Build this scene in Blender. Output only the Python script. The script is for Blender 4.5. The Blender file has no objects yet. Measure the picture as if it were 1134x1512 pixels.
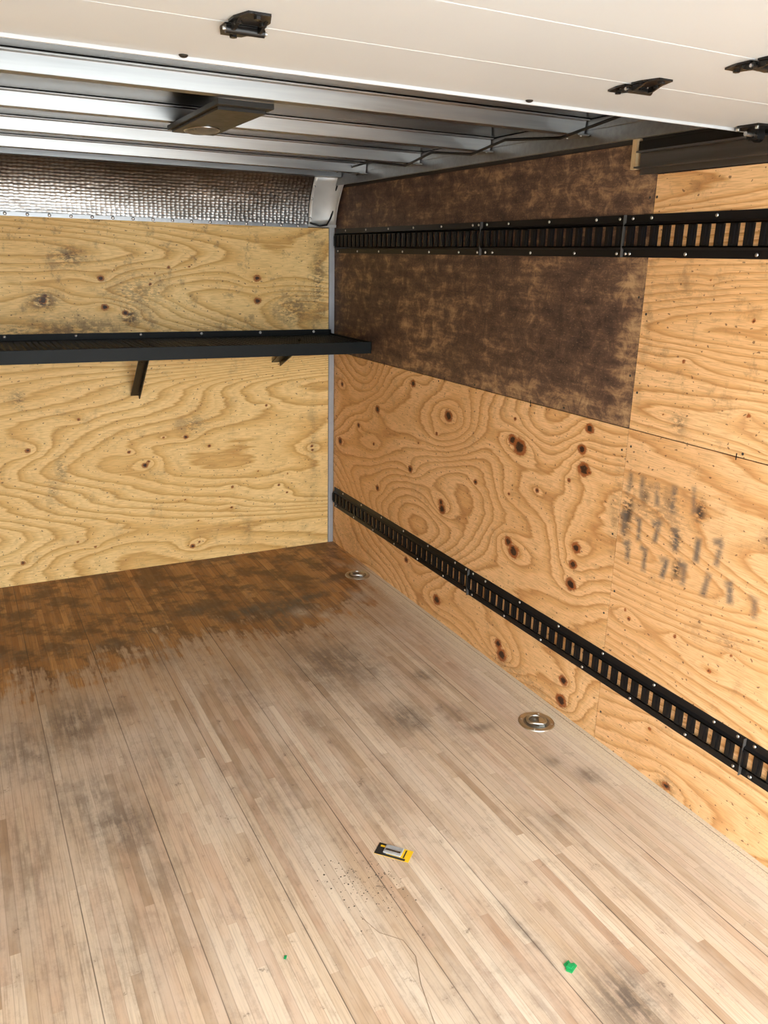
import bpy, bmesh, math, random
import numpy as np
from mathutils import Matrix, Vector
random.seed(7); rng=np.random.default_rng(5)
D=bpy.data; COL=bpy.context.scene.collection
scene=bpy.context.scene
try: scene.view_settings.view_transform='Standard'
except Exception: pass

# ------------------------------------------------------------ helpers
class NT:
    def __init__(s,name):
        s.m=D.materials.new(name); s.m.use_nodes=True; s.t=s.m.node_tree; s.t.nodes.clear()
        s.out=s.t.nodes.new('ShaderNodeOutputMaterial')
        s.b=s.t.nodes.new('ShaderNodeBsdfPrincipled'); s.t.links.new(s.b.outputs[0],s.out.inputs[0])
    def set(s,sock,v):
        if isinstance(v,bpy.types.NodeSocket): s.t.links.new(v,sock)
        elif v is not None:
            if isinstance(v,(tuple,list)) and len(v)==3 and sock.type=='RGBA': v=(*v,1)
            sock.default_value=v
    def n(s,typ,ins={},**props):
        nd=s.t.nodes.new('ShaderNode'+typ)
        for k,v in props.items(): setattr(nd,k,v)
        for k,v in ins.items(): s.set(nd.inputs[k],v)
        return nd
    def math(s,op,a,b=None,c=None,clamp=False):
        nd=s.n('Math',{0:a},operation=op,use_clamp=clamp)
        if b is not None: s.set(nd.inputs[1],b)
        if c is not None: s.set(nd.inputs[2],c)
        return nd.outputs[0]
    def attr(s,name): return s.n('Attribute',attribute_name=name).outputs['Fac']
    def uv(s,name='UVMap'): return s.n('UVMap',uv_map=name).outputs[0]
    def xyz(s,v):
        o=s.n('SeparateXYZ',{0:v}).outputs; return o[0],o[1],o[2]
    def comb(s,x,y,z=0.0): return s.n('CombineXYZ',{0:x,1:y,2:z}).outputs[0]
    def sc(s,u,v,a,b,seed=0.):   # scaled 2-D coordinate
        return s.comb(s.math('MULTIPLY_ADD',u,a,seed*3.7),s.math('MULTIPLY_ADD',v,b,seed*1.3))
    def noise(s,vec,scale=1,detail=2,rough=.5,dist=0,dim='2D'):
        nd=s.n('TexNoise',noise_dimensions=dim)
        s.set(nd.inputs['Vector'],vec)
        for k,v in (('Scale',scale),('Detail',detail),('Roughness',rough),('Distortion',dist)): s.set(nd.inputs[k],v)
        return nd.outputs[0]
    def mix(s,f,a,b,mode='MIX'):
        nd=s.n('Mix',data_type='RGBA',blend_type=mode)
        s.set(nd.inputs[0],f); s.set(nd.inputs[6],a); s.set(nd.inputs[7],b); return nd.outputs[2]
    def ss(s,x,a,b,lo=0.,hi=1.):
        nd=s.n('MapRange',{0:x,1:a,2:b,3:lo,4:hi},interpolation_type='SMOOTHSTEP'); return nd.outputs[0]
    def ramp(s,f,stops):
        nd=s.n('ValToRGB',{0:f}); cr=nd.color_ramp
        while len(cr.elements)<len(stops): cr.elements.new(.5)
        for e,(p,c) in zip(cr.elements,stops): e.position=p; e.color=(*c,1)
        return nd.outputs[0]
    def bsdf(s,**k):
        for kk,v in k.items(): s.set(s.b.inputs[kk.replace('_',' ')],v)
    def bump(s,h,strength=.3,dist=.01):
        s.set(s.b.inputs['Normal'],s.n('Bump',{'Height':h,'Strength':strength,'Distance':dist}).outputs[0])

def simple(name,col,rough=.5,metal=0,var=.12,scale=30,bump=0,spec=.5):
    s=NT(name); co=s.n('TexCoord').outputs['Object']
    nz=s.noise(co,scale,2,.6,dim='3D')
    c=s.mix(nz,tuple(x*(1-var) for x in col),tuple(min(1,x*(1+var)) for x in col))
    s.bsdf(Base_Color=c,Roughness=s.math('MULTIPLY_ADD',nz,.16,rough-.08),Metallic=metal,Specular_IOR_Level=spec)
    if bump: s.bump(nz,bump,.002)
    return s.m

class MB:
    """mesh builder"""
    def __init__(s): s.v=[];s.f=[];s.mi=[];s.sm=[]
    def add(s,vs,fs,m=0,smooth=False):
        o=len(s.v); s.v+= [tuple(v) for v in vs]; s.f+=[tuple(i+o for i in f) for f in fs]; s.mi+=[m]*len(fs); s.sm+=[smooth]*len(fs)
    def box(s,lo,hi,m=0,M=None):
        x0,y0,z0=lo;x1,y1,z1=hi
        vs=[(x0,y0,z0),(x1,y0,z0),(x1,y1,z0),(x0,y1,z0),(x0,y0,z1),(x1,y0,z1),(x1,y1,z1),(x0,y1,z1)]
        if M is not None: vs=[M@Vector(v) for v in vs]
        s.add(vs,[(3,2,1,0),(4,5,6,7),(0,1,5,4),(1,2,6,5),(2,3,7,6),(3,0,4,7)],m)
    def prism(s,poly,axis,a,b,m=0,M=None,smooth=False):
        def P(p,q,t):
            v={'x':(t,p,q),'y':(p,t,q),'z':(p,q,t)}[axis]; return M@Vector(v) if M is not None else v
        n=len(poly); vs=[P(p,q,a) for p,q in poly]+[P(p,q,b) for p,q in poly]
        fs=[(i,(i+1)%n,(i+1)%n+n,i+n) for i in range(n)]
        s.add(vs,fs,m,smooth); s.add(vs,[tuple(range(n))[::-1],tuple(range(n,2*n))],m)
    def cyl(s,c,axis,r,h,m=0,n=16,r2=None,M=None,smooth=True):
        r2=r if r2 is None else r2
        a=[Vector((1,0,0)),Vector((0,1,0)),Vector((0,0,1))]; k='xyz'.index(axis)
        A,U,V=a[k],a[(k+1)%3],a[(k+2)%3]; c=Vector(c)
        vs=[c+U*r*math.cos(t)+V*r*math.sin(t) for t in [2*math.pi*i/n for i in range(n)]]
        vs+=[c+A*h+U*r2*math.cos(t)+V*r2*math.sin(t) for t in [2*math.pi*i/n for i in range(n)]]
        if M is not None: vs=[M@v for v in vs]
        s.add(vs,[(i,(i+1)%n,(i+1)%n+n,i+n) for i in range(n)],m,smooth)
        s.add(vs,[tuple(range(n))[::-1],tuple(range(n,2*n))],m)
    def dome(s,c,nrm,r,h,m=0,n=12):
        nrm=Vector(nrm).normalized(); t=nrm.orthogonal().normalized(); b=nrm.cross(t); c=Vector(c)
        vs=[];rings=4
        for j in range(rings):
            a=j/rings*math.pi/2; rr=r*math.cos(a); hh=h*math.sin(a)
            vs+=[c+nrm*hh+t*rr*math.cos(2*math.pi*i/n)+b*rr*math.sin(2*math.pi*i/n) for i in range(n)]
        vs.append(c+nrm*h); fs=[]
        for j in range(rings-1):
            fs+=[(j*n+i,j*n+(i+1)%n,(j+1)*n+(i+1)%n,(j+1)*n+i) for i in range(n)]
        fs+=[((rings-1)*n+i,(rings-1)*n+(i+1)%n,rings*n) for i in range(n)]
        s.add(vs,fs,m,True)
    def tube(s,pts,r,m=0,n=8,closed=False):
        pts=[Vector(p) for p in pts]; N=len(pts); vs=[]
        for i,p in enumerate(pts):
            a=pts[(i-1)%N] if (closed or i>0) else p; b=pts[(i+1)%N] if (closed or i<N-1) else p
            d=(b-a).normalized(); u=d.cross(Vector((.013,.02,1))).normalized(); w=d.cross(u)
            vs+=[p+u*r*math.cos(2*math.pi*k/n)+w*r*math.sin(2*math.pi*k/n) for k in range(n)]
        R=N if closed else N-1; fs=[]
        for i in range(R):
            j=(i+1)%N
            fs+=[(i*n+k,i*n+(k+1)%n,j*n+(k+1)%n,j*n+k) for k in range(n)]
        s.add(vs,fs,m,True)
        if not closed: s.add(vs,[tuple(range(n))[::-1],tuple(range((N-1)*n,N*n))],m)
    def obj(s,name,mats,parent=None,bevel=0):
        me=D.meshes.new(name); me.from_pydata(s.v,[],s.f)
        for m in mats: me.materials.append(m)
        me.polygons.foreach_set('material_index',s.mi); me.polygons.foreach_set('use_smooth',s.sm)
        bm=bmesh.new(); bm.from_mesh(me); bmesh.ops.recalc_face_normals(bm,faces=bm.faces); bm.to_mesh(me); bm.free()
        me.update()
        o=D.objects.new(name,me); COL.objects.link(o)
        if parent: o.parent=parent
        if bevel:
            b=o.modifiers.new('bevel','BEVEL'); b.width=bevel; b.segments=2; b.limit_method='ANGLE'
        return o

def sheet(name,O,U,V,lu,lv,res,mat,parent,attrs,uvoff=(0,0),keep=None,thick=.01):
    """grid sheet with per-vertex procedural masks; u,v = world metres along the sheet"""
    nu=max(2,int(lu/res)+1); nv=max(2,int(lv/res)+1)
    us=np.linspace(0,lu,nu); vs=np.linspace(0,lv,nv); UU,VV=np.meshgrid(us,vs)
    O=np.array(O,float);U=np.array(U,float);V=np.array(V,float)
    P=O+UU[...,None]*U+VV[...,None]*V; P=P.reshape(-1,3)
    idx=np.arange(nu*nv).reshape(nv,nu)
    F=np.stack([idx[:-1,:-1],idx[:-1,1:],idx[1:,1:],idx[1:,:-1]],-1).reshape(-1,4)
    if keep is not None:
        c=P[F].mean(1); F=F[keep(c)]
    me=D.meshes.new(name); me.from_pydata(P.tolist(),[],F.tolist())
    wu=(P@np.abs(U)); wv=(P@np.abs(V))
    for k,fn in attrs.items():
        a=me.attributes.new(k,'FLOAT','POINT'); a.data.foreach_set('value',fn(wu,wv).astype(np.float32))
    uv=me.uv_layers.new(name='UVMap'); li=np.zeros(len(me.loops),int); me.loops.foreach_get('vertex_index',li)
    q=np.stack([wu[li]+uvoff[0],wv[li]+uvoff[1]],-1).astype(np.float32); uv.data.foreach_set('uv',q.ravel())
    me.materials.append(mat); o=D.objects.new(name,me); COL.objects.link(o)
    if parent: o.parent=parent
    if thick:
        s=o.modifiers.new('thickness','SOLIDIFY'); s.thickness=thick; s.offset=-1
    return o

def spots(lst):
    def fn(u,v):
        r=np.zeros_like(u)
        for s in lst:
            cu,cv,ru,rv,st=s[:5]; an=s[5] if len(s)>5 else 0
            c,sn=math.cos(an),math.sin(an)
            a=((u-cu)*c+(v-cv)*sn)/ru; b=(-(u-cu)*sn+(v-cv)*c)/rv
            r=np.maximum(r,st*np.exp(-(a*a+b*b)))
        return r
    return fn
def rects(lst,soft=.006):
    def fn(u,v):
        r=np.zeros_like(u)
        for (cu,cv,hu,hv,st,an) in lst:
            c,sn=math.cos(an),math.sin(an)
            a=np.abs((u-cu)*c+(v-cv)*sn)-hu; b=np.abs(-(u-cu)*sn+(v-cv)*c)-hv
            d=np.maximum(a,b); r=np.maximum(r,st*np.clip(.5-d/soft,0,1))
        return r
    return fn
def knotfield(lst):
    def fn(u,v):
        r=np.zeros_like(u)
        for (cu,cv,s) in lst:
            a=(u-cu)/(.10*s); b=(v-cv)/(.045*s); r+=np.exp(-np.sqrt(a*a+b*b+.02))*s
        return r
    return fn
def corefield(lst,rad=.013):
    def fn(u,v):
        r=np.zeros_like(u)
        for (cu,cv,s) in lst:
            a=(u-cu)/(rad*1.25*s); b=(v-cv)/(rad*s); r=np.maximum(r,np.exp(-(a*a+b*b)*.7))
        return r
    return fn

# ------------------------------------------------------------ materials
def ply(name,light,mid,dark,seed=0,rings=9,fu=.55,fv=2.6,grime=.25,rough=.55):
    s=NT(name); u,v,_=s.xyz(s.uv())
    n1=s.noise(s.sc(u,v,fu,fv,seed),1.0,.8,.3,.12)
    w=s.noise(s.sc(u,v,5,40,seed+3),1,2,.6)
    fld=s.math('MULTIPLY_ADD',n1,rings*2.4,s.math('MULTIPLY',s.attr('knot'),2.4))
    fld=s.math('MULTIPLY_ADD',w,.42,fld)
    fr=s.math('FRACT',fld)
    c=s.ramp(fr,[(0,light),(.40,light),(.72,mid),(.90,dark),(.95,mid),(1,light)])
    fr2=s.math('FRACT',s.math('MULTIPLY',fld,3.0))
    c=s.mix(s.ss(fr2,.5,.95,0,.25),c,tuple(x*.75 for x in mid))
    big=s.noise(s.sc(u,v,1.3,2.4,seed+9),1,2,.6)
    c=s.mix(s.ss(big,.30,.75,0.,.5),c,tuple(x*1. for x in mid))
    c=s.mix(s.ss(big,.15,.50,.45,0),c,tuple(min(.95,x*1.05) for x in light))
    fib=s.noise(s.sc(u,v,14,300,seed+1),1,2,.65)
    c=s.mix(s.ss(fib,.40,.72,.0,.48),c,tuple(x*.6 for x in mid))
    g=s.noise(s.sc(u,v,9,9,seed+5),1,5,.75)
    g2=s.noise(s.sc(u,v,34,90,seed+6),1,3,.7)
    kn=s.math('ADD',s.attr('core'),s.math('MULTIPLY_ADD',g2,.55,-.275))
    c=s.mix(s.ss(kn,.22,.52,0,.92),c,(dark[0]*.62,dark[1]*.38,dark[2]*.25))
    c=s.mix(s.ss(kn,.62,.84,0,.95),c,(.02,.009,.006))
    st=s.math('MULTIPLY',s.attr('stain'),s.ss(s.math('ADD',s.math('MULTIPLY',g,.5),s.math('MULTIPLY',g2,.5)),.40,.56))
    c=s.mix(s.math('MULTIPLY',st,.85,clamp=True),c,(.06,.042,.032))
    c=s.mix(s.ss(g,.54,.74,0,grime),c,(.20,.115,.06))
    sp=s.math('MULTIPLY',s.ss(s.noise(s.sc(u,v,55,75,seed+7),1,1,.5),.74,.79),.75)
    c=s.mix(sp,c,(.12,.055,.03))
    if name.endswith('rear'):
        k=s.math('MULTIPLY',s.attr('stroke'),s.ss(s.math('ADD',s.math('MULTIPLY',g2,.6),s.math('MULTIPLY',g,.4)),.34,.50,.4,1))
        c=s.mix(k,c,(.13,.11,.095))
    s.bsdf(Base_Color=c,Roughness=rough,Specular_IOR_Level=.3)
    s.bump(fib,.25,.001)
    return s.m

YEL=((.92,.66,.295),(.78,.49,.17),(.53,.27,.07))
TAN=((.88,.57,.295),(.74,.42,.175),(.47,.205,.065))
m_ply_back=ply('pine_plywood_back',*YEL,seed=2.3,rings=11,fu=.32,fv=2.2)
m_ply_back2=ply('pine_plywood_back_upper',*YEL,seed=7.7,rings=10,fu=.35,fv=2.8,grime=.6)
m_ply_b=ply('pine_plywood_side_lower',*TAN,seed=12.1,rings=7,fu=.95,fv=1.9)
m_ply_c=ply('pine_plywood_side_upper',*TAN,seed=21.4,rings=10,fu=.3,fv=3.6,grime=.4)
m_ply_d=ply('pine_plywood_side_rear',(.88,.57,.305),(.74,.425,.185),(.50,.225,.075),seed=31.8,rings=9,fu=.42,fv=2.6)

def dark_ply():
    s=NT('stained_dark_plywood'); u,v,_=s.xyz(s.uv())
    a=s.noise(s.sc(u,v,14,14,1),1,6,.78,.4)
    b=s.noise(s.sc(u,v,5,30,2),1,4,.7)
    big=s.noise(s.sc(u,v,2.2,2.2,4),1,3,.6)
    k=s.math('ADD',s.math('MULTIPLY',a,.6),s.math('MULTIPLY',b,.4))
    k=s.math('ADD',k,s.math('MULTIPLY_ADD',big,.35,-.175))
    k=s.math('ADD',k,s.math('MULTIPLY',s.attr('light'),.10))
    c=s.ramp(k,[(.34,(.045,.027,.023)),(.46,(.092,.054,.040)),(.54,(.14,.082,.054)),(.61,(.27,.16,.09)),(.72,(.48,.31,.165))])
    pat=s.noise(s.sc(u,v,70,150,3),1,2,.7)
    c=s.mix(s.ss(pat,.60,.72,0,.4),c,(.33,.21,.12))
    s.bsdf(Base_Color=c,Roughness=s.math('MULTIPLY_ADD',pat,.3,.38),Specular_IOR_Level=.3)
    s.bump(pat,.2,.0012); return s.m
m_dark=dark_ply()

def floor_mat():
    s=NT('laminated_hardwood_floor'); u,v,_=s.xyz(s.uv())   # u=x  v=y metres
    W=.026
    xs=s.math('DIVIDE',s.math('ADD',u,.0200+5.2),W); si=s.math('FLOOR',xs); xf=s.math('FRACT',xs)
    r1=s.n('TexWhiteNoise',{'W':si},noise_dimensions='1D').outputs[0]
    yy=s.math('DIVIDE',s.math('MULTIPLY_ADD',r1,5.,s.math('ADD',v,20.)),s.math('MULTIPLY_ADD',r1,.55,.40)); bi=s.math('FLOOR',yy); yf=s.math('FRACT',yy)
    r2=s.n('TexWhiteNoise',{'Vector':s.comb(si,bi,0)},noise_dimensions='2D').outputs[0]
    base=s.ramp(r2,[(0,(.40,.27,.17)),(.14,(.52,.385,.262)),(.45,(.64,.51,.375)),(.68,(.55,.39,.275)),(.84,(.71,.595,.455)),(1,(.46,.30,.195))])
    grain=s.noise(s.sc(u,v,190,5,1),1,3,.7)
    base=s.mix(s.ss(grain,.42,.74,0,.42),base,(.29,.20,.135))
    wear=s.noise(s.sc(u,v,5,1.3,3),1,4,.7)
    base=s.mix(s.ss(wear,.35,.68,.0,.45),base,(.69,.61,.51))
    # damp stained front zone
    n=s.noise(s.sc(u,v,26,2.2,8),1,4,.7)
    n2=s.noise(s.sc(u,v,6,6,2),1,4,.65)
    wd=s.math('ADD',s.attr('wetd'),s.math('MULTIPLY_ADD',n,1.0,-.47)); wd=s.math('ADD',wd,s.math('MULTIPLY_ADD',n2,.8,-.37))
    wet=s.ss(wd,-.08,.12)
    base=s.mix(s.ss(wd,-.9,.05,0,.6),base,(.45,.285,.15))
    wetc=s.ramp(r2,[(0,(.25,.105,.030)),(.3,(.42,.20,.062)),(.6,(.54,.285,.10)),(1,(.34,.15,.045))])
    wetc=s.mix(s.ss(grain,.35,.75,0,.5),wetc,(.14,.06,.020))
    wetc=s.mix(s.ss(n2,.38,.58,.8,0),wetc,(.10,.045,.018))
    base=s.mix(s.math('MULTIPLY',wet,.96),base,wetc)
    # grey dirt
    g=s.noise(s.sc(u,v,13,13,5),1,6,.78)
    gs=s.noise(s.sc(u,v,40,5,6),1,3,.7)
    gg=s.math('ADD',s.math('MULTIPLY',g,.5),s.math('MULTIPLY',gs,.5))
    d=s.math('MULTIPLY',s.attr('dirt'),s.ss(gg,.34,.60,.3,1.))
    base=s.mix(s.math('MULTIPLY',d,.9,clamp=True),base,(.10,.078,.062))
    base=s.mix(s.ss(gg,.49,.65,0,.34),base,(.27,.19,.135))
    base=s.mix(s.ss(g,.66,.73,0,.55),base,(.13,.09,.065))
    # sawdust
    du=s.noise(s.sc(u,v,150,150,6),1,2,.7)
    dd=s.math('ADD',s.attr('dust'),s.math('MULTIPLY_ADD',g,.9,-.45))
    dm=s.math('MULTIPLY',s.ss(dd,.25,.8),s.ss(du,.35,.55,.45,1))
    base=s.mix(s.math('MULTIPLY',dm,.85),base,(.71,.62,.47))
    base=s.mix(s.math('MULTIPLY',s.attr('pale'),s.ss(gg,.35,.55,.3,1)),base,(.58,.48,.37))
    # joints
    e=s.math('MINIMUM',xf,s.math('SUBTRACT',1.,xf))
    base=s.mix(s.ss(e,0,.08,.32,0),base,(.15,.10,.07))
    bf=s.math('FRACT',s.math('DIVIDE',s.math('ADD',u,.0200+5.2),.26)); be=s.math('MINIMUM',bf,s.math('SUBTRACT',1.,bf))
    base=s.mix(s.math('MULTIPLY',s.ss(be,.001,.009,1,0),s.ss(wear,.3,.6,.95,.55)),base,(.06,.04,.028))
    s.bsdf(Base_Color=base,Roughness=s.math('MULTIPLY_ADD',wet,-.24,.68),Specular_IOR_Level=s.math('MULTIPLY_ADD',wet,-.06,.32))
    s.bump(grain,.25,.001)
    return s.m
m_floor=floor_mat()

def alu(name,col,rough,streak=(3,60,60)):
    s=NT(name); co=s.n('TexCoord').outputs['Object']; x,y,z=s.xyz(co)
    nz=s.noise(s.comb(s.math('MULTIPLY',x,streak[0]),s.math('MULTIPLY',y,streak[1]),s.math('MULTIPLY',z,streak[2])),1,2,.6,dim='3D')
    c=s.mix(nz,tuple(k*.7 for k in col),tuple(min(1,k*1.2) for k in col))
    s.bsdf(Base_Color=c,Metallic=1.,Roughness=s.math('MULTIPLY_ADD',nz,.2,rough-.1))
    return s.m
m_skin=alu('aluminium_roof_skin',(.095,.088,.078),.24,(1.5,8,1))
m_bow=alu('galvanised_roof_bow',(.33,.332,.33),.34)
m_rail=alu('aluminium_rail',(.36,.37,.38),.38)
m_cap=simple('cast_grey_corner_cap',(.50,.50,.49),.45,.35,.15,14,.2)
m_post=simple('grey_corner_post',(.36,.37,.39),.5,.3,.12,25)
m_silver=simple('zinc_screw',(.62,.62,.62),.32,1.,.1,80)
m_black=simple('black_powder_coat',(.006,.006,.007),.38,0,.2,20,0,.28)
m_blackm=simple('black_steel_shelf',(.006,.008,.0085),.5,0,.3,40,0,.18)
m_hinge=simple('black_oxide_hinge',(.02,.018,.017),.3,.55,.5,70)
m_bronze=simple('dark_anodised_fixture',(.022,.020,.018),.38,.2,.25,30,0,.25)
m_backing=simple('dark_wall_backing',(.05,.045,.04),.8)
m_strip=simple('raw_wood_strip',(.58,.42,.24),.6,0,.2,40)
m_lens=simple('frosted_lens',(.12,.115,.105),.3,0,.2,60)
m_zinc=simple('yellow_zinc_ring',(.52,.51,.46),.33,1.,.2,60)
m_zincd=simple('recessed_dark_zinc',(.28,.27,.25),.45,.9,.3,40)  # darker zinc paints the shade of a recess into the shallow pan
m_left=simple('pine_plywood_plain',(.74,.52,.27),.6,0,.15,4)
m_white=simple('white_door_laminate',(.58,.61,.64),.42,0,.04,2,0,.3)

def embossed():
    s=NT('embossed_stainless'); co=s.n('TexCoord').outputs['Object']; x,y,z=s.xyz(co)
    P=s.comb(s.math('MULTIPLY',x,44),0.,s.math('MULTIPLY',z,70))
    vo=s.n('TexVoronoi',{'Vector':P,'Scale':1.,'Randomness':.3}).outputs['Distance']
    big=s.noise(s.sc(x,z,1.6,5),1,3,.6)
    c=s.mix(s.ss(big,.38,.62),(.24,.23,.215),(.54,.54,.54))
    c=s.mix(s.ss(z,1.98,2.10,0,.55),c,(.17,.14,.11))  # brownish dark reflection painted into the upper part of the panel
    c=s.mix(s.ss(vo,.2,.6,0,.5),c,(.14,.13,.12))
    rust=s.noise(s.sc(x,z,6,9,2),1,5,.75)
    c=s.mix(s.ss(rust,.60,.70,0,.5),c,(.12,.09,.07))
    s.bsdf(Base_Color=c,Metallic=1.,Roughness=.32)
    s.bump(vo,.7,.004); return s.m
m_emb=embossed()

# ------------------------------------------------------------ room shell
YR=-4.9; XL=-2.34; ZC=2.15
def empty(name):
    o=D.objects.new(name,None); COL.objects.link(o); o.empty_display_size=.2; return o
kr=random.Random(3)
def extra(n,u0,u1,v0,v1,s0=.25,s1=.5): return [(kr.uniform(u0,u1),kr.uniform(v0,v1),kr.uniform(s0,s1)) for _ in range(n)]

# --- floor
bx=[-2.4,-1.95,-1.75,-1.45,-1.2,-.95,-.80,-.70,-.6,-.49,-.35,-.23,-.12,-.06,0.1]
by=[-1.08,-1.05,-1.12,-1.05,-1.0,-1.0,-1.03,-1.18,-1.12,-.98,-.88,-.95,-.62,-.30,-.2]
wetd=lambda u,v: np.clip((v-np.interp(u,bx,by))*1.15,-1.5,1.5)
dirt=spots([(-.66,-1.49,.20,.26,.8),(-.55,-1.60,.10,.12,.65),(-1.73,-1.54,.13,.22,.85),(-1.90,-1.65,.12,.2,.7),(-1.60,-1.50,.1,.1,.65),
 (-1.68,-2.21,.12,.16,.9),(-1.75,-2.05,.15,.2,.65),(-1.62,-2.45,.08,.15,.5),(-.70,-3.38,.10,.12,1.15),(-.58,-2.02,.10,.12,.9),(-.40,-2.1,.1,.1,.5),(-.35,-1.75,.06,.06,.8),
 (-.64,-.86,.16,.14,1.2),(-.80,-.80,.15,.05,1.3,.3),(-.50,-.78,.14,.04,1.3,.2),(-1.05,-.7,.12,.06,.8),(-.72,-1.02,.05,.08,1.2),(-.3,-.6,.08,.03,.9),(-1.5,-.9,.15,.05,.6),(-1.9,-.85,.1,.06,.6),
 (-1.3,-1.15,.1,.15,.4),(-1.2,-2.3,.2,.35,.32),(-.95,-3.3,.25,.3,.3),(-1.8,-2.7,.2,.2,.4),(-.18,-2.62,.04,.05,.85),(-.24,-2.5,.03,.03,.75),
 (-.45,-2.75,.08,.06,.45),(-.80,-3.10,.015,.14,.8,.0),(-.36,-2.2,.08,.03,.7),(-1.5,-1.9,.1,.2,.35),(-.9,-1.9,.08,.2,.4),(-1.1,-1.5,.12,.2,.35),(-.9,-2.4,.1,.15,.3),(-1.95,-2.3,.1,.3,.45)])
dust=lambda u,v: np.clip(1.05+(u)/.13*1.0,0,1)*np.clip((-.35-v)/.3,0,1)+.25*np.exp(-((u+.25)/.2)**2)*np.clip((-.8-v)/.5,0,1)
pale=spots([(-.06,-.55,.05,.10,.8),(-.58,-.93,.045,.05,.8),(-.50,-1.02,.03,.04,.7),(-.12,-.40,.03,.05,.5),(-.22,-.86,.06,.08,.7)])
fl=sheet('floor',(XL,YR,0),(1,0,0),(0,1,0),-XL,-YR,.014,m_floor,None,{'wetd':wetd,'dirt':dirt,'dust':dust,'pale':pale},thick=.04)

# --- right wall
b=MB(); b.box((.0105,YR,-.04),(.06,0.06,ZC)); wr=b.obj('wall_right',[m_backing])
def S(name,y0,y1,z0,z1,mat,attrs,res=.007,keep=None):
    return sheet(name,(0,y1,z0),(0,-1,0),(0,0,1),y1-y0,z1-z0,res,mat,wr,attrs,keep=keep)
kB=[(-1.30,1.02,1.3),(-1.85,.99,1.7),(-1.80,1.01,1.1),(-2.24,.99,1.3),(-2.25,1.14,.9),(-2.22,1.06,.9),(-1.28,.57,1.2),(-1.27,.60,.8),(-1.86,.55,1.4),(-1.82,.58,1.),(-2.24,.69,1.),(-2.23,.62,.9),(-2.23,.54,1.2),
 (-1.27,.10,1.3),(-1.83,.06,1.4),(-1.80,.10,1.),(-2.24,.14,1.),(-2.24,.05,1.3),(-.96,.69,.9),(-.58,.93,1.),(-.10,.66,1.1),(-.96,1.12,.9),(-1.55,.77,.6),(-.60,.50,.8),(-.12,1.0,.7),(-.95,.2,.8),(-.35,.8,.7),(-.1,.35,.8),(-1.55,.32,.5)]+extra(8,-2.3,-.2,.4,1.1)
S('plywood_sheet_lower_front',-2.4385,-.001,.0,1.1755,m_ply_b,{'knot':knotfield(kB),'core':corefield(kB,.018),'stain':spots([(-2.0,.02,.3,.03,.4),(-.3,.1,.2,.1,.3),(-2.42,.9,.03,.2,.4)])})
S('plywood_sheet_stained',-2.4385,-.001,1.179,2.06,m_dark,{'light':spots([(-2.4,1.45,.06,.3,1.3),(-2.0,1.22,.5,.045,1.1),(-1.6,1.95,.5,.06,.5),(-.1,1.6,.08,.3,.5),(-1.0,1.21,.6,.03,1.)])},
  keep=lambda c: ~((c[:,1]<-2.345)&(c[:,2]>1.985)))
kC=[(-2.9,1.3,.5),(-3.4,1.5,.9)]+extra(5,-3.2,-2.5,1.2,1.7)
S('plywood_sheet_upper_rear',YR,-2.4425,1.179,1.965,m_ply_c,{'knot':knotfield(kC),'core':corefield(kC,.01),'stain':spots([(-2.65,1.23,.03,.03,.9),(-2.6,1.62,.12,.04,.3),(-2.47,1.5,.02,.3,.3)])})
strokes=[]
for r,(z,ys_,dk) in enumerate([(1.00,[-2.475,-2.53,-2.60,-2.67,-2.75],.8),(.865,[-2.47,-2.54,-2.62,-2.70,-2.79,-2.87],1.),(.765,[-2.50,-2.58,-2.67,-2.75,-2.84,-2.93,-3.02],1.)]):
    for i,y in enumerate(ys_):
        zz=z+random.uniform(-.012,.012)
        strokes.append((y,zz,random.uniform(.008,.012),random.uniform(.030,.044),dk*random.uniform(.75,1),random.uniform(-.2,.2)))
        if r>0 and random.random()<.75: strokes.append((y+.008,zz+random.uniform(.024,.036),.017,.010,dk*random.uniform(.5,.9),random.uniform(-.6,.4)))
st=[(-2.62,.93,.16,.035,.5),(-2.66,.97,.05,.04,.7),(-2.78,.98,.022,.035,1.3),(-2.48,.90,.025,.09,1.3),(-2.72,.77,.018,.035,1.2),(-2.6,1.01,.13,.02,.5),(-3.03,.97,.03,.03,.6),(-2.8,.02,.04,.04,.7),(-2.95,.62,.05,.03,.5),(-2.70,.87,.022,.035,1.3),(-2.55,.97,.02,.03,1.)]
kD=[(-2.80,.02,1.),(-3.5,.5,1.),(-2.9,.5,.5)]+extra(7,-3.1,-2.5,.1,.6)
S('plywood_sheet_lower_rear',YR,-2.4425,.0,1.1755,m_ply_d,{'knot':knotfield(kD),'core':corefield(kD,.012),'stain':spots(st),'stroke':rects(strokes,.014)})
b=MB(); b.box((-.012,-2.352,1.985),(.010,-2.332,2.075)); b.obj('wood_strip',[m_strip],wr)
b=MB()
for (y,z) in [(-2.42,1.9),(-2.42,1.6),(-2.42,1.35),(-2.46,1.3),(-2.46,1.55),(-2.42,1.1),(-2.42,.8),(-2.42,.5),(-2.46,1.12),(-2.46,.6),(-2.46,.12),(-2.45,1.9)]+[(-.04,z) for z in (.5,.8,1.05,1.3,1.6)]+[(y,1.165) for y in (-.5,-1.2,-1.9)]+[(y,1.19) for y in (-.8,-1.5,-2.1,-2.9)]:
    b.dome((-.0002,y,z),(-1,0,0),.0045,.0015,0,8)
b.obj('nail_heads',[simple('dark_nail',(.05,.045,.04),.5,.5)],wr)
b=MB()
for (y,z) in [(-1.25,1.178),(-.65,1.178),(-2.88,1.178),(-1.9,1.178)]: b.box((-.001,y-.0015,z-.010),(.0,y+.0015,z+.010))
b.obj('seam_marks',[m_black],wr)

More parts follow.
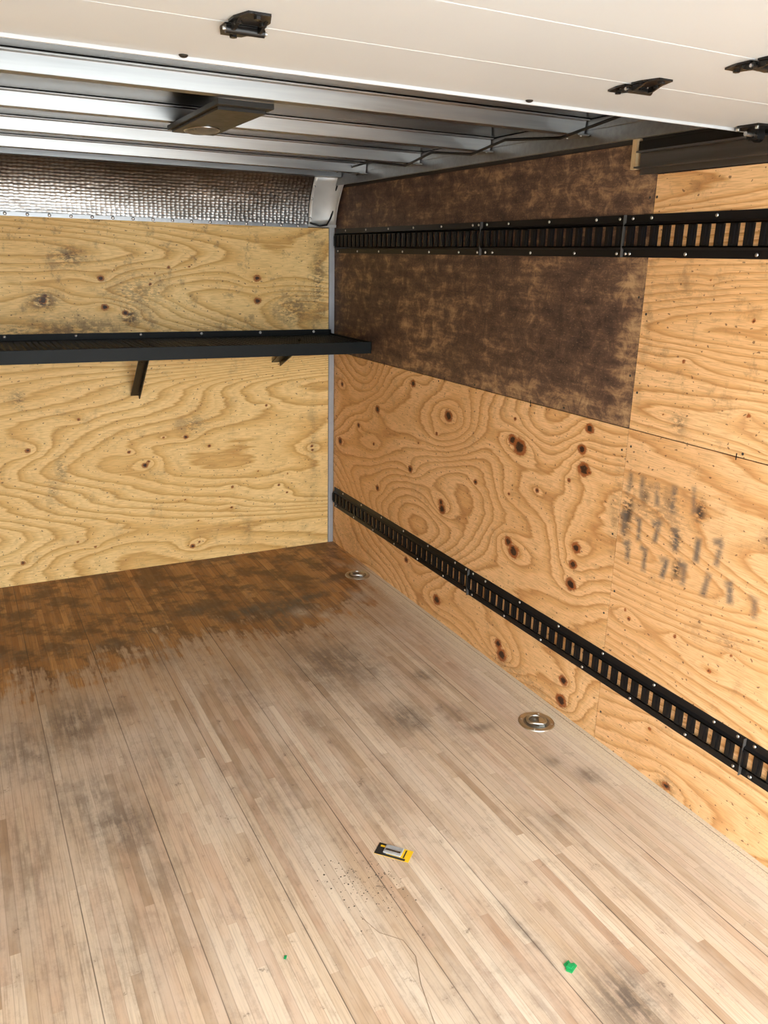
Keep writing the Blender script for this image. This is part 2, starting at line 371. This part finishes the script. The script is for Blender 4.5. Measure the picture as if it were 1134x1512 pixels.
# --- back wall
b=MB(); b.box((XL-.06,.0105,-.04),(.0095,.06,ZC)); wb=b.obj('wall_back',[m_backing])
def SB(name,x0,x1,z0,z1,mat,attrs,uvoff=(0,0)):
    return sheet(name,(x0,0,z0),(1,0,0),(0,0,1),x1-x0,z1-z0,.007,mat,wb,attrs,uvoff=uvoff)
kl=[(-.89,.73,.7),(-.76,.67,.5),(-1.12,.59,.9),(-1.10,.61,.5),(-1.70,.72,.7),(-.88,.09,.8),(-.84,.11,.4),(-1.2,.67,.5),(-.14,.62,.5),(-1.78,.12,.6),(-.3,.35,.4),(-1.5,.2,.4),(-.42,.88,.4)]+extra(14,-2.,-.1,.08,1.1,.25,.45)
SB('plywood_sheet_lower',XL,-.036,0,1.2185,m_ply_back,{'knot':knotfield(kl),'core':corefield(kl,.014),'stain':spots([(-.85,.80,.09,.05,.65),(-1.55,.60,.03,.07,.7),(-1.6,.5,.03,.06,.5),(-.13,.6,.03,.3,.4),(-1.72,.98,.03,.05,.8),(-.55,.15,.04,.1,.35)])})
ku=[(-1.28,1.57,.8),(-.46,1.58,1.),(-.46,1.46,1.),(-1.56,1.46,.9),(-1.17,1.40,.8),(-1.27,1.43,.9)]+extra(6,-2.,-.1,1.35,1.8,.25,.45)
SB('plywood_sheet_upper',XL,-.036,1.2215,1.852,m_ply_back2,{'knot':knotfield(ku),'core':corefield(ku,.015),'stain':spots([(-1.56,1.46,.06,.05,1.2),(-1.43,1.67,.08,.05,1.),(-1.15,1.38,.05,.05,1.2),(-1.45,1.30,.25,.08,.8),(-1.1,1.5,.15,.1,.6),(-.25,1.42,.12,.10,.8),(-.1,1.55,.04,.2,.9),(-.6,1.3,.2,.05,.6),(-1.7,1.3,.1,.05,.8)])})
b=MB(); b.box((-.034,-.006,0),(-.0015,.0104,1.86)); b.obj('trim_1',[m_post],None,.002)

# --- left wall
b=MB(); b.box((XL-.06,YR,-.04),(XL-.0105,0.0,ZC)); wl=b.obj('wall_left',[m_backing])
sheet('plywood_sheet',(XL,YR,0),(0,1,0),(0,0,1),-YR-.001,2.06,.3,m_left,wl,{})

# --- front header: embossed curved panel + rivets + corner cap
b=MB(); prof=[]
for i in range(13):
    t=i/12; prof.append((-.006-.115*(t**2.2),1.856+.27*t))
n=len(prof); vs=[(XL+.002,p,q) for p,q in prof]+[(-.165,p,q) for p,q in prof]
b.add(vs,[(i,i+1,i+1+n,i+n) for i in range(n-1)],0,True)
b.box((XL+.002,-.012,1.850),(-.165,-.001,1.868),1)
for i in range(22): b.dome((-2.28+i*.098,-.012,1.860),(0,-1,0),.008,.004,2,10)
b.box((XL+.002,-.20,2.105),(-.05,-.115,2.13),1)
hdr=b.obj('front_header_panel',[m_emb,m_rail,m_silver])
b=MB()
N=12; rings=[]
for j in range(9):
    t=j/8; z=1.862+.25*t; y=-.014-.10*(t**2); row=[]
    for i in range(N+1):
        a=i/N*math.pi/2
        row.append((-.165+.150*math.sin(a), y-.06*(1-math.cos(a))*(.6+.8*t), z+.01*math.sin(a)))
    rings.append(row)
vs=[p for r in rings for p in r]; fs=[(j*(N+1)+i,j*(N+1)+i+1,(j+1)*(N+1)+i+1,(j+1)*(N+1)+i) for j in range(8) for i in range(N)]
b.add(vs,fs,0,True)
b.box((-.17,-.03,1.857),(-.004,-.004,1.872),0)
for z in (1.9,2.0,2.06): b.dome((-.155,-.02-.1*((z-1.862)/.25)**2,z),(0,-1,0),.007,.004,1,8)
o=b.obj('corner_cap',[m_cap,m_silver],hdr); so=o.modifiers.new('t','SOLIDIFY'); so.thickness=.003
b=MB(); b.tube([(-.16,-.03,1.875),(-.11,-.05,1.862),(-.07,-.05,1.868),(-.045,-.04,1.90),(-.03,-.05,1.95),(-.035,-.08,2.03),(-.04,-.14,2.09)],.005)
b.obj('marker_cable',[m_black],hdr)

# --- ceiling + rails
b=MB(); b.box((XL-.06,YR,ZC+.0),(.06,.06,ZC+.03)); ceil=b.obj('ceiling',[m_skin])
for k,(x0,x1) in enumerate([(-.045,.0104),(XL-.01,XL+.045)]):
    b=MB(); b.box((x0,YR,2.115),(x1,-.002,2.149)); 
    xi=x0 if k==0 else x1-.012
    b.box((xi,YR,2.068),(xi+.012,-.002,2.116))
    b.obj('trim_%d'%(k+2),[m_rail],None,.002)
for i,y in enumerate([-2.12,-1.57,-1.02,-.47]):
    b=MB()
    hat=[(y-.045,2.149),(y-.045,2.144),(y-.026,2.144),(y-.020,2.103),(y+.020,2.103),(y+.026,2.144),(y+.045,2.144),(y+.045,2.149)]
    b.prism(hat,'x',XL+.05,-.05)
    for xx in (-.075,XL+.075):
        b.box((xx-.024,y-.05,2.097),(xx+.024,y+.05,2.1025)); 
        b.dome((xx,y-.035,2.097),(0,0,-1),.006,.004,0,8); b.dome((xx,y+.035,2.097),(0,0,-1),.006,.004,0,8)
    b.obj('roof_bow',[m_bow],None,.0015)
b=MB(); b.tube([(-.12,-.3,2.12),(-.13,-.7,2.135),(-.10,-1.0,2.095),(-.14,-1.3,2.12),(-.12,-1.57,2.09),(-.16,-1.85,2.11),(-.13,-2.12,2.09),(-.17,-2.5,2.12),(-.2,-2.9,2.13)],.005)
b.obj('wiring_cable',[m_black])

# dome light housing
b=MB()
b.box((-1.265,-2.09,2.088),(-1.105,-1.50,2.1025)); b.box((-1.255,-2.05,2.08),(-1.115,-1.52,2.089))
vs=[];N=28
for rr,z in ((1.,2.0795),(.82,2.073),(0.001,2.070)):
    vs+=[(-1.185+.050*rr*math.cos(2*math.pi*i/N),-1.63+.085*rr*math.sin(2*math.pi*i/N),z) for i in range(N)]
b.add(vs,[(j*N+i,j*N+(i+1)%N,(j+1)*N+(i+1)%N,(j+1)*N+i) for j in range(2) for i in range(N)],1,True)
b.tube([(-1.185+.052*math.cos(2*math.pi*i/N),-1.63+.088*math.sin(2*math.pi*i/N),2.079) for i in range(N)],.003,2,6,True)
b.obj('ceiling_light',[m_bronze,m_lens,m_silver],None,.002)

# --- roll-up door, open overhead
door=empty('roll_up_door')
ys=[-2.78,-3.055,-3.33,-3.61,-3.89,-4.17,-4.45,-4.73]
for i in range(len(ys)-1):
    b=MB(); b.box((XL+.03,ys[i+1]+.0012,2.05),(-.028,ys[i]-.0012,2.078)); b.obj('door_panel_%d'%(i+1),[m_white],door,.0015)
b=MB(); b.box((XL+.03,-2.779,2.044),(-.028,-2.772,2.080)); b.obj('door_top_edge',[m_white],door,.001)
for x in (-.75,-1.535): 
    b=MB(); b.dome((x,-2.792,2.0498),(0,0,-1),.009,.005); b.obj('carriage_bolt',[m_bronze],door)
for (x,yy) in [(-.67,ys[1]),(-1.505,ys[1]-.008),(-.635,ys[2])]+[(x,y) for x in (-.64,-1.53) for y in ys[4:-1]]:
    b=MB()
    for s in (-1,1):
        lf=[(x-.030,yy+s*.008),(x+.030,yy+s*.008),(x+.030,yy+s*.036),(x+.018,yy+s*.074),(x-.018,yy+s*.074),(x-.030,yy+s*.036)]
        b.prism(lf,'z',2.0462,2.0498)
        for q in (-.024,.019):
            b.prism([(yy+s*.006,2.0465),(yy+s*.006,2.036),(yy+s*.016,2.036),(yy+s*.045,2.0462)],'x',x+q,x+q+.005)
        for (dx,dy) in ((-.020,.028),(.020,.028),(0,.062)):
            b.cyl((x+dx,yy+s*dy,2.0465),'z',.0065,-.005,0,6,smooth=False)
    b.cyl((x-.032,yy,2.039),'x',.0065,.064,0,14)
    b.cyl((x-.036,yy,2.039),'x',.003,.072,1,10)
    b.obj('door_hinge',[m_hinge,m_silver],door,.0008)
for yy in (-2.83,ys[1],ys[2],ys[3]):
    b=MB(); b.prism([(-.10,yy-.045),(-.035,yy-.055),(-.035,yy+.045),(-.075,yy+.05),(-.10,yy+.02)],'z',2.044,2.0498)
    b.box((-.065,yy-.018,2.018),(-.040,yy+.018,2.046)); b.cyl((-.09,yy,2.03),'x',.006,.045,1,10); b.cyl((-.047,yy,2.030),'x',.018,.010,0,18)
    b.cyl((-.085,yy+.03,2.046),'z',.006,-.007,1,6); b.cyl((-.085,yy-.03,2.046),'z',.006,-.007,1,6)
    b.obj('roller_bracket',[m_hinge,m_silver],door,.0008)
b=MB()
prof=[(-.004,1.985),(-.034,1.985),(-.034,1.990),(-.009,1.990),(-.009,2.030),(-.030,2.030),(-.030,2.035),(-.004,2.035)]
b.prism(prof,'y',YR+.02,-2.37)
b.box((-.006,YR+.02,1.968),(.010,-2.37,1.986)); b.box((-.006,YR+.02,2.035),(.0104,-2.355,2.066),1)
b.obj('door_track',[alu('dark_track_steel',(.22,.22,.23),.4,(60,2,60)),m_bronze])
b=MB()
b.prism([(XL+.004+.03,1.985),(XL+.004,1.985),(XL+.004,2.035),(XL+.034,2.035),(XL+.034,2.03),(XL+.009,2.03),(XL+.009,1.99),(XL+.034,1.99)],'y',YR+.02,-2.37)
b.obj('door_track',[m_rail])

# --- E tracks
def etrack(z0,z1,y0,y1,name,joints):
    e=empty(name); b=MB(); P=.0508
    fz=.026; za,zb=z0+fz,z1-fz; sa,sb=za+.008,zb-.008
    b.box((-.0035,y1,z0),(-.0003,y0,za)); b.box((-.0035,y1,zb),(-.0003,y0,z1))
    b.prism([(-.0003,za-.001),(-.0035,za-.003),(-.0125,za+.004),(-.0125,za+.008),(-.009,za+.006)],'y',y1,y0)
    b.prism([(-.0003,zb+.001),(-.0035,zb+.003),(-.0125,zb-.004),(-.0125,zb-.008),(-.009,zb-.006)],'y',y1,y0)
    b.box((-.0125,y1,za+.004),(-.0095,y0,sa)); b.box((-.0125,y1,sb),(-.0095,y0,zb-.004))
    k=int((y0-y1)/P)
    for i in range(k+1):
        y=y0-i*P
        ya,yb=y-.0140,y+.0140
        ya=max(ya,y1); yb=min(yb,y0)
        if ya<yb:
            b.box((-.0125,ya,sa),(-.0095,yb,sb))
            for e_,d in ((ya,1),(yb,-1)):
                b.box((-.0095,e_ if d>0 else e_-.0018,sa),(-.0045,e_+.0018 if d>0 else e_,sb))
            b.box((-.0150,y-.0045,sa+.004),(-.0120,y+.0045,sb-.004))
    b.obj('track_channel',[m_black],e)
    b=MB(); y=y0-.03
    while y>y1:
        b.dome((-.0035,y,z0+.011),(-1,0,0),.0055,.0035); b.dome((-.0035,y-.10,z1-.011),(-1,0,0),.0055,.0035); y-=.254
    for j in joints:
        for dy in (-.03,.03):
            for z in (z0+.011,z1-.011): b.dome((-.0035,j+dy,z),(-1,0,0),.0055,.0035)
    b.obj('track_screws',[m_silver],e)
    b=MB()
    for j in joints: b.box((-.0152,j-.001,z0),(-.0028,j+.001,z1))
    b.obj('track_joint',[m_backing],e)
etrack(1.722,1.851,-.025,-4.87,'e_track',[-1.5,-2.33])
etrack(.236,.360,-.025,-4.87,'e_track',[-1.55,-3.07])

# --- shelf
sh=empty('storage_shelf'); b=MB(); x0,x1=-2.32,-.020; yf=-.535; zt=1.272
b.box((x0,yf,zt-.052),(x1,yf+.004,zt+.008))
b.box((x0,yf+.004,zt-.052),(x1,yf+.03,zt-.048))
b.box((x1-.004,yf,zt-.052),(x1,-.002,zt+.008))
b.box((x1-.035,yf+.004,zt-.006),(x1-.004,-.002,zt-.001))
b.box((x0,-.006,zt-.03),(x1,-.0015,zt+.030))
b.box((x0,yf+.004,zt-.006),(x1,yf+.035,zt-.001)); b.box((x0,-.035,zt-.006),(x1,-.006,zt-.001))
for xx in (-.42,-1.13,-1.85): b.box((xx-.018,yf+.01,zt-.012),(xx+.018,-.006,zt-.007))
b.obj('shelf_frame',[m_blackm],sh,.001)
b=MB()
nx=int((x1-x0-.03)/.028)
for i in range(nx):
    xx=x0+.01+i*.028; b.box((xx,yf+.03,zt-.007),(xx+.009,-.03,zt-.003))
for j in range(13):
    yy=yf+.05+j*.036; b.box((x0,yy,zt-.0065),(x1-.03,yy+.012,zt-.0025))
b.obj('shelf_mesh_deck',[m_blackm],sh)
b=MB()
for xx in (-.13,-.45,-.78,-1.10,-1.42,-1.75,-2.05): b.dome((xx,-.006,zt+.018),(0,-1,0),.008,.005)
b.obj('shelf_screws',[m_silver],sh)
def brace(name,x,wall_z,yo,w=.032):
    b=MB(); th=.0025
    p0=Vector((x,-.004,wall_z)); p1=Vector((x,yo,zt-.012)); d=(p1-p0).normalized(); s=d.cross(Vector((1,0,0))).normalized()
    sx=Vector((1,0,0))
    for (A,Bv,wa,wb) in ((sx,s,w/2,th),(s,sx,w/2,th)):
        vs=[]
        for p in (p0,p1):
            for (a,c) in ((-1,-1),(1,-1),(1,1),(-1,1)): vs.append(p+A*a*wa+Bv*c*wb+(sx*(w/2-th) if A is s else Vector()))
        b.add(vs,[(0,1,2,3),(7,6,5,4),(0,4,5,1),(1,5,6,2),(2,6,7,3),(3,7,4,0)])
    b.obj(name,[m_hinge],sh)
brace('brace_1',-1.15,.975,-.36,.045)
brace('brace_2',-.36,1.125,-.33,.05)
b=MB(); b.box((-1.73,-.006,1.16),(-1.722,-.001,1.235)); b.box((-1.76,-.006,1.215),(-1.70,-.001,1.225)); b.obj('wall_bracket',[m_black],sh)

# --- floor tie-down rings
def dring(cx,cy,r=.070,rot=0.):
    e=empty('floor_tie_down_ring'); e.location=(cx,cy,0)
    b=MB(); N=40
    prof=[(r,.0002),(r*.97,.0035),(r*.90,.0045),(r*.76,.0045),(r*.72,.0025),(r*.66,.0006),(.001,.0004)]
    vs=[(pr*math.cos(2*math.pi*i/N),pr*math.sin(2*math.pi*i/N),pz) for pr,pz in prof for i in range(N)]
    for j in range(len(prof)-1):
        b.add(vs,[(j*N+i,j*N+(i+1)%N,(j+1)*N+(i+1)%N,(j+1)*N+i) for i in range(N)],0 if j<4 else 1,True)
    for k in range(4):
        a=math.pi/4+k*math.pi/2; b.dome((r*.84*math.cos(a),r*.84*math.sin(a),.004),(0,0,1),.005,.0025,2)
    b.obj('pan_flange',[m_zinc,m_zincd,m_silver],e)
    b=MB(); pts=[]
    for i in range(25):
        a=-.25*math.pi+i/24*1.5*math.pi; pts.append((r*.50*math.cos(a+rot),r*.50*math.sin(a+rot),.009))
    b.tube(pts,.0055,0,10,True)
    b.box((.010,-.026,.001),(.030,.026,.010),0,Matrix.Rotation(rot,4,'Z'))
    b.obj('d_ring',[m_zinc],e)
dring(-.133,-2.262,.070,-.6); dring(-.105,-.585,.070,-.4)

# --- blade package on the floor
def pack():
    e=empty('blade_package'); 
    P=[Vector((-1.030,-2.650,0)),Vector((-.990,-2.620,0)),Vector((-.917,-2.700,0)),Vector((-.952,-2.730,0))]
    c=sum(P,Vector())/4; ux=(P[2]-P[1]).normalized(); ang=math.atan2(ux.y,ux.x)
    L=(P[2]-P[1]).length; Wd=(P[1]-P[0]).length*1.0
    e.location=(c.x,c.y,0.0005); e.rotation_euler=(0,0,ang)
    yel=simple('yellow_print',(.80,.52,.02),.35,0,.05); blk=simple('black_print',(.02,.02,.02),.35); gry=simple('clear_blister',(.42,.44,.46),.2,.2)
    b=MB(); b.box((-L/2,-Wd/2,0),(L/2,Wd/2,.0012)); b.obj('card',[yel],e)
    b=MB(); b.box((-L/2,-Wd/2,.0012),(-L/2+.034,Wd/2,.0015),0); b.box((-L/2+.034,-Wd/2,.0012),(L/2-.012,-Wd/2+.009,.0015),0)
    b.box((L/2-.022,-Wd/2+.012,.0012),(L/2-.018,Wd/2-.004,.0015),0); b.obj('print_black',[blk],e)
    b=MB(); b.box((-L/2+.008,Wd/2-.016,.0015),(-L/2+.028,Wd/2-.008,.0017)); b.obj('print_yellow',[yel],e)
    b=MB(); b.box((-L/2+.024,-Wd/2+.010,.0012),(L/2-.028,Wd/2-.004,.007)); b.obj('blister',[gry],e,.002)
    b=MB(); b.box((-L/2+.03,-Wd/2+.018,.007),(L/2-.032,-Wd/2+.026,.0085)); b.obj('steel_blades',[m_silver],e)
pack()

# --- green plastic clip
b=MB(); green=simple('green_plastic',(.01,.30,.09),.4,0,.15)
M=Matrix.Translation((-.765,-3.238,0))@Matrix.Rotation(.5,4,'Z')
b.prism([(-.016,-.012),(.012,-.014),(.016,-.004),(.008,.002),(.016,.010),(-.004,.016),(-.010,.006),(-.018,.004)],'z',.0005,.004,0,M)
b.box((-.010,-.008,.004),(.004,.006,.009),0,M)
b.obj('green_plastic_clip',[green],None,.0008)
b=MB(); M=Matrix.Translation((-1.40,-2.90,0))@Matrix.Rotation(.9,4,'Z'); b.prism([(-.006,-.003),(.006,-.002),(.004,.004),(-.005,.003)],'z',.0005,.003,0,M); b.obj('green_plastic_scrap',[green])

# --- crumbs of dirt and sawdust
def crumbs(name,pts,mat):
    b=MB()
    for (x,y,r) in pts:
        a=random.uniform(0,6.28); vs=[]
        for k in range(5): vs.append((x+r*random.uniform(.6,1.1)*math.cos(a+k*1.257),y+r*random.uniform(.6,1.1)*math.sin(a+k*1.257),.0003))
        vs.append((x,y,r*random.uniform(.5,.9))); b.add(vs,[(k,(k+1)%5,5) for k in range(5)]+[(4,3,2,1,0)])
    b.obj(name,[mat])
pts=[(-1.12+rng.normal(0,.045)+t*.10,-2.74+rng.normal(0,.06)-t*.1,abs(rng.normal(.0010,.0009))+.0004) for t in rng.uniform(-.5,.8,260)]
pts+=[(-1.2+rng.uniform(-.2,.3),-2.7+rng.uniform(-.35,.35),.0010) for _ in range(90)]
crumbs('dirt_crumbs',pts,simple('dirt',(.07,.055,.04),.9))
pts=[]
for _ in range(2600):
    y=-rng.uniform(.75,4.2); x=-abs(rng.normal(0,.05))-.004
    if x>-.3: pts.append((x,y,rng.uniform(.0008,.0026)))
crumbs('sawdust',pts,simple('sawdust',(.66,.54,.38),.9))
b=MB(); b.tube([(-1.17,-2.86,.001),(-1.15,-2.93,.001),(-1.105,-2.98,.001),(-1.10,-3.04,.001),(-1.13,-3.12,.001),(-1.16,-3.25,.001),(-1.17,-3.40,.001),(-1.2,-3.6,.001)],.0007,0,6)
b.obj('loose_string',[simple('brown_twine',(.30,.21,.14),.8)])

# ------------------------------------------------------------ outside + light
b=MB(); b.box((-30,-60,-.95),(30,YR-.02,-.90)); b.obj('ground',[simple('concrete_driveway',(.42,.42,.41),.85,0,.15,2)])  # unseen driveway, added to bounce light up to door underside and ceiling
w=D.worlds.new('World'); scene.world=w; w.use_nodes=True; nt=w.node_tree; bg=nt.nodes['Background']
bg.inputs[0].default_value=(.88,.955,1,1); bg.inputs[1].default_value=10.5
sun=D.lights.new('sun','SUN'); sun.energy=16; sun.angle=.02; sun.color=(1,.98,.95); so=D.objects.new('sun',sun); COL.objects.link(so)
so.rotation_euler=(math.radians(-28),math.radians(30),0)

# ------------------------------------------------------------ camera
R=[[0.890487,-0.454387,0.023771],[-0.113311,-0.272053,-0.955588],[0.440673,0.848245,-0.293747]]
cam=D.cameras.new('camera'); co=D.objects.new('camera',cam); COL.objects.link(co)
X=Vector(R[0]);Yv=-Vector(R[1]);Z=-Vector(R[2])
M=Matrix(((X.x,Yv.x,Z.x,-1.9714),(X.y,Yv.y,Z.y,-4.4797),(X.z,Yv.z,Z.z,1.7),(0,0,0,1)))
co.matrix_world=M; cam.sensor_fit='HORIZONTAL'; cam.sensor_width=36; cam.lens=1218.1/1134*36; cam.clip_start=.02
scene.camera=co
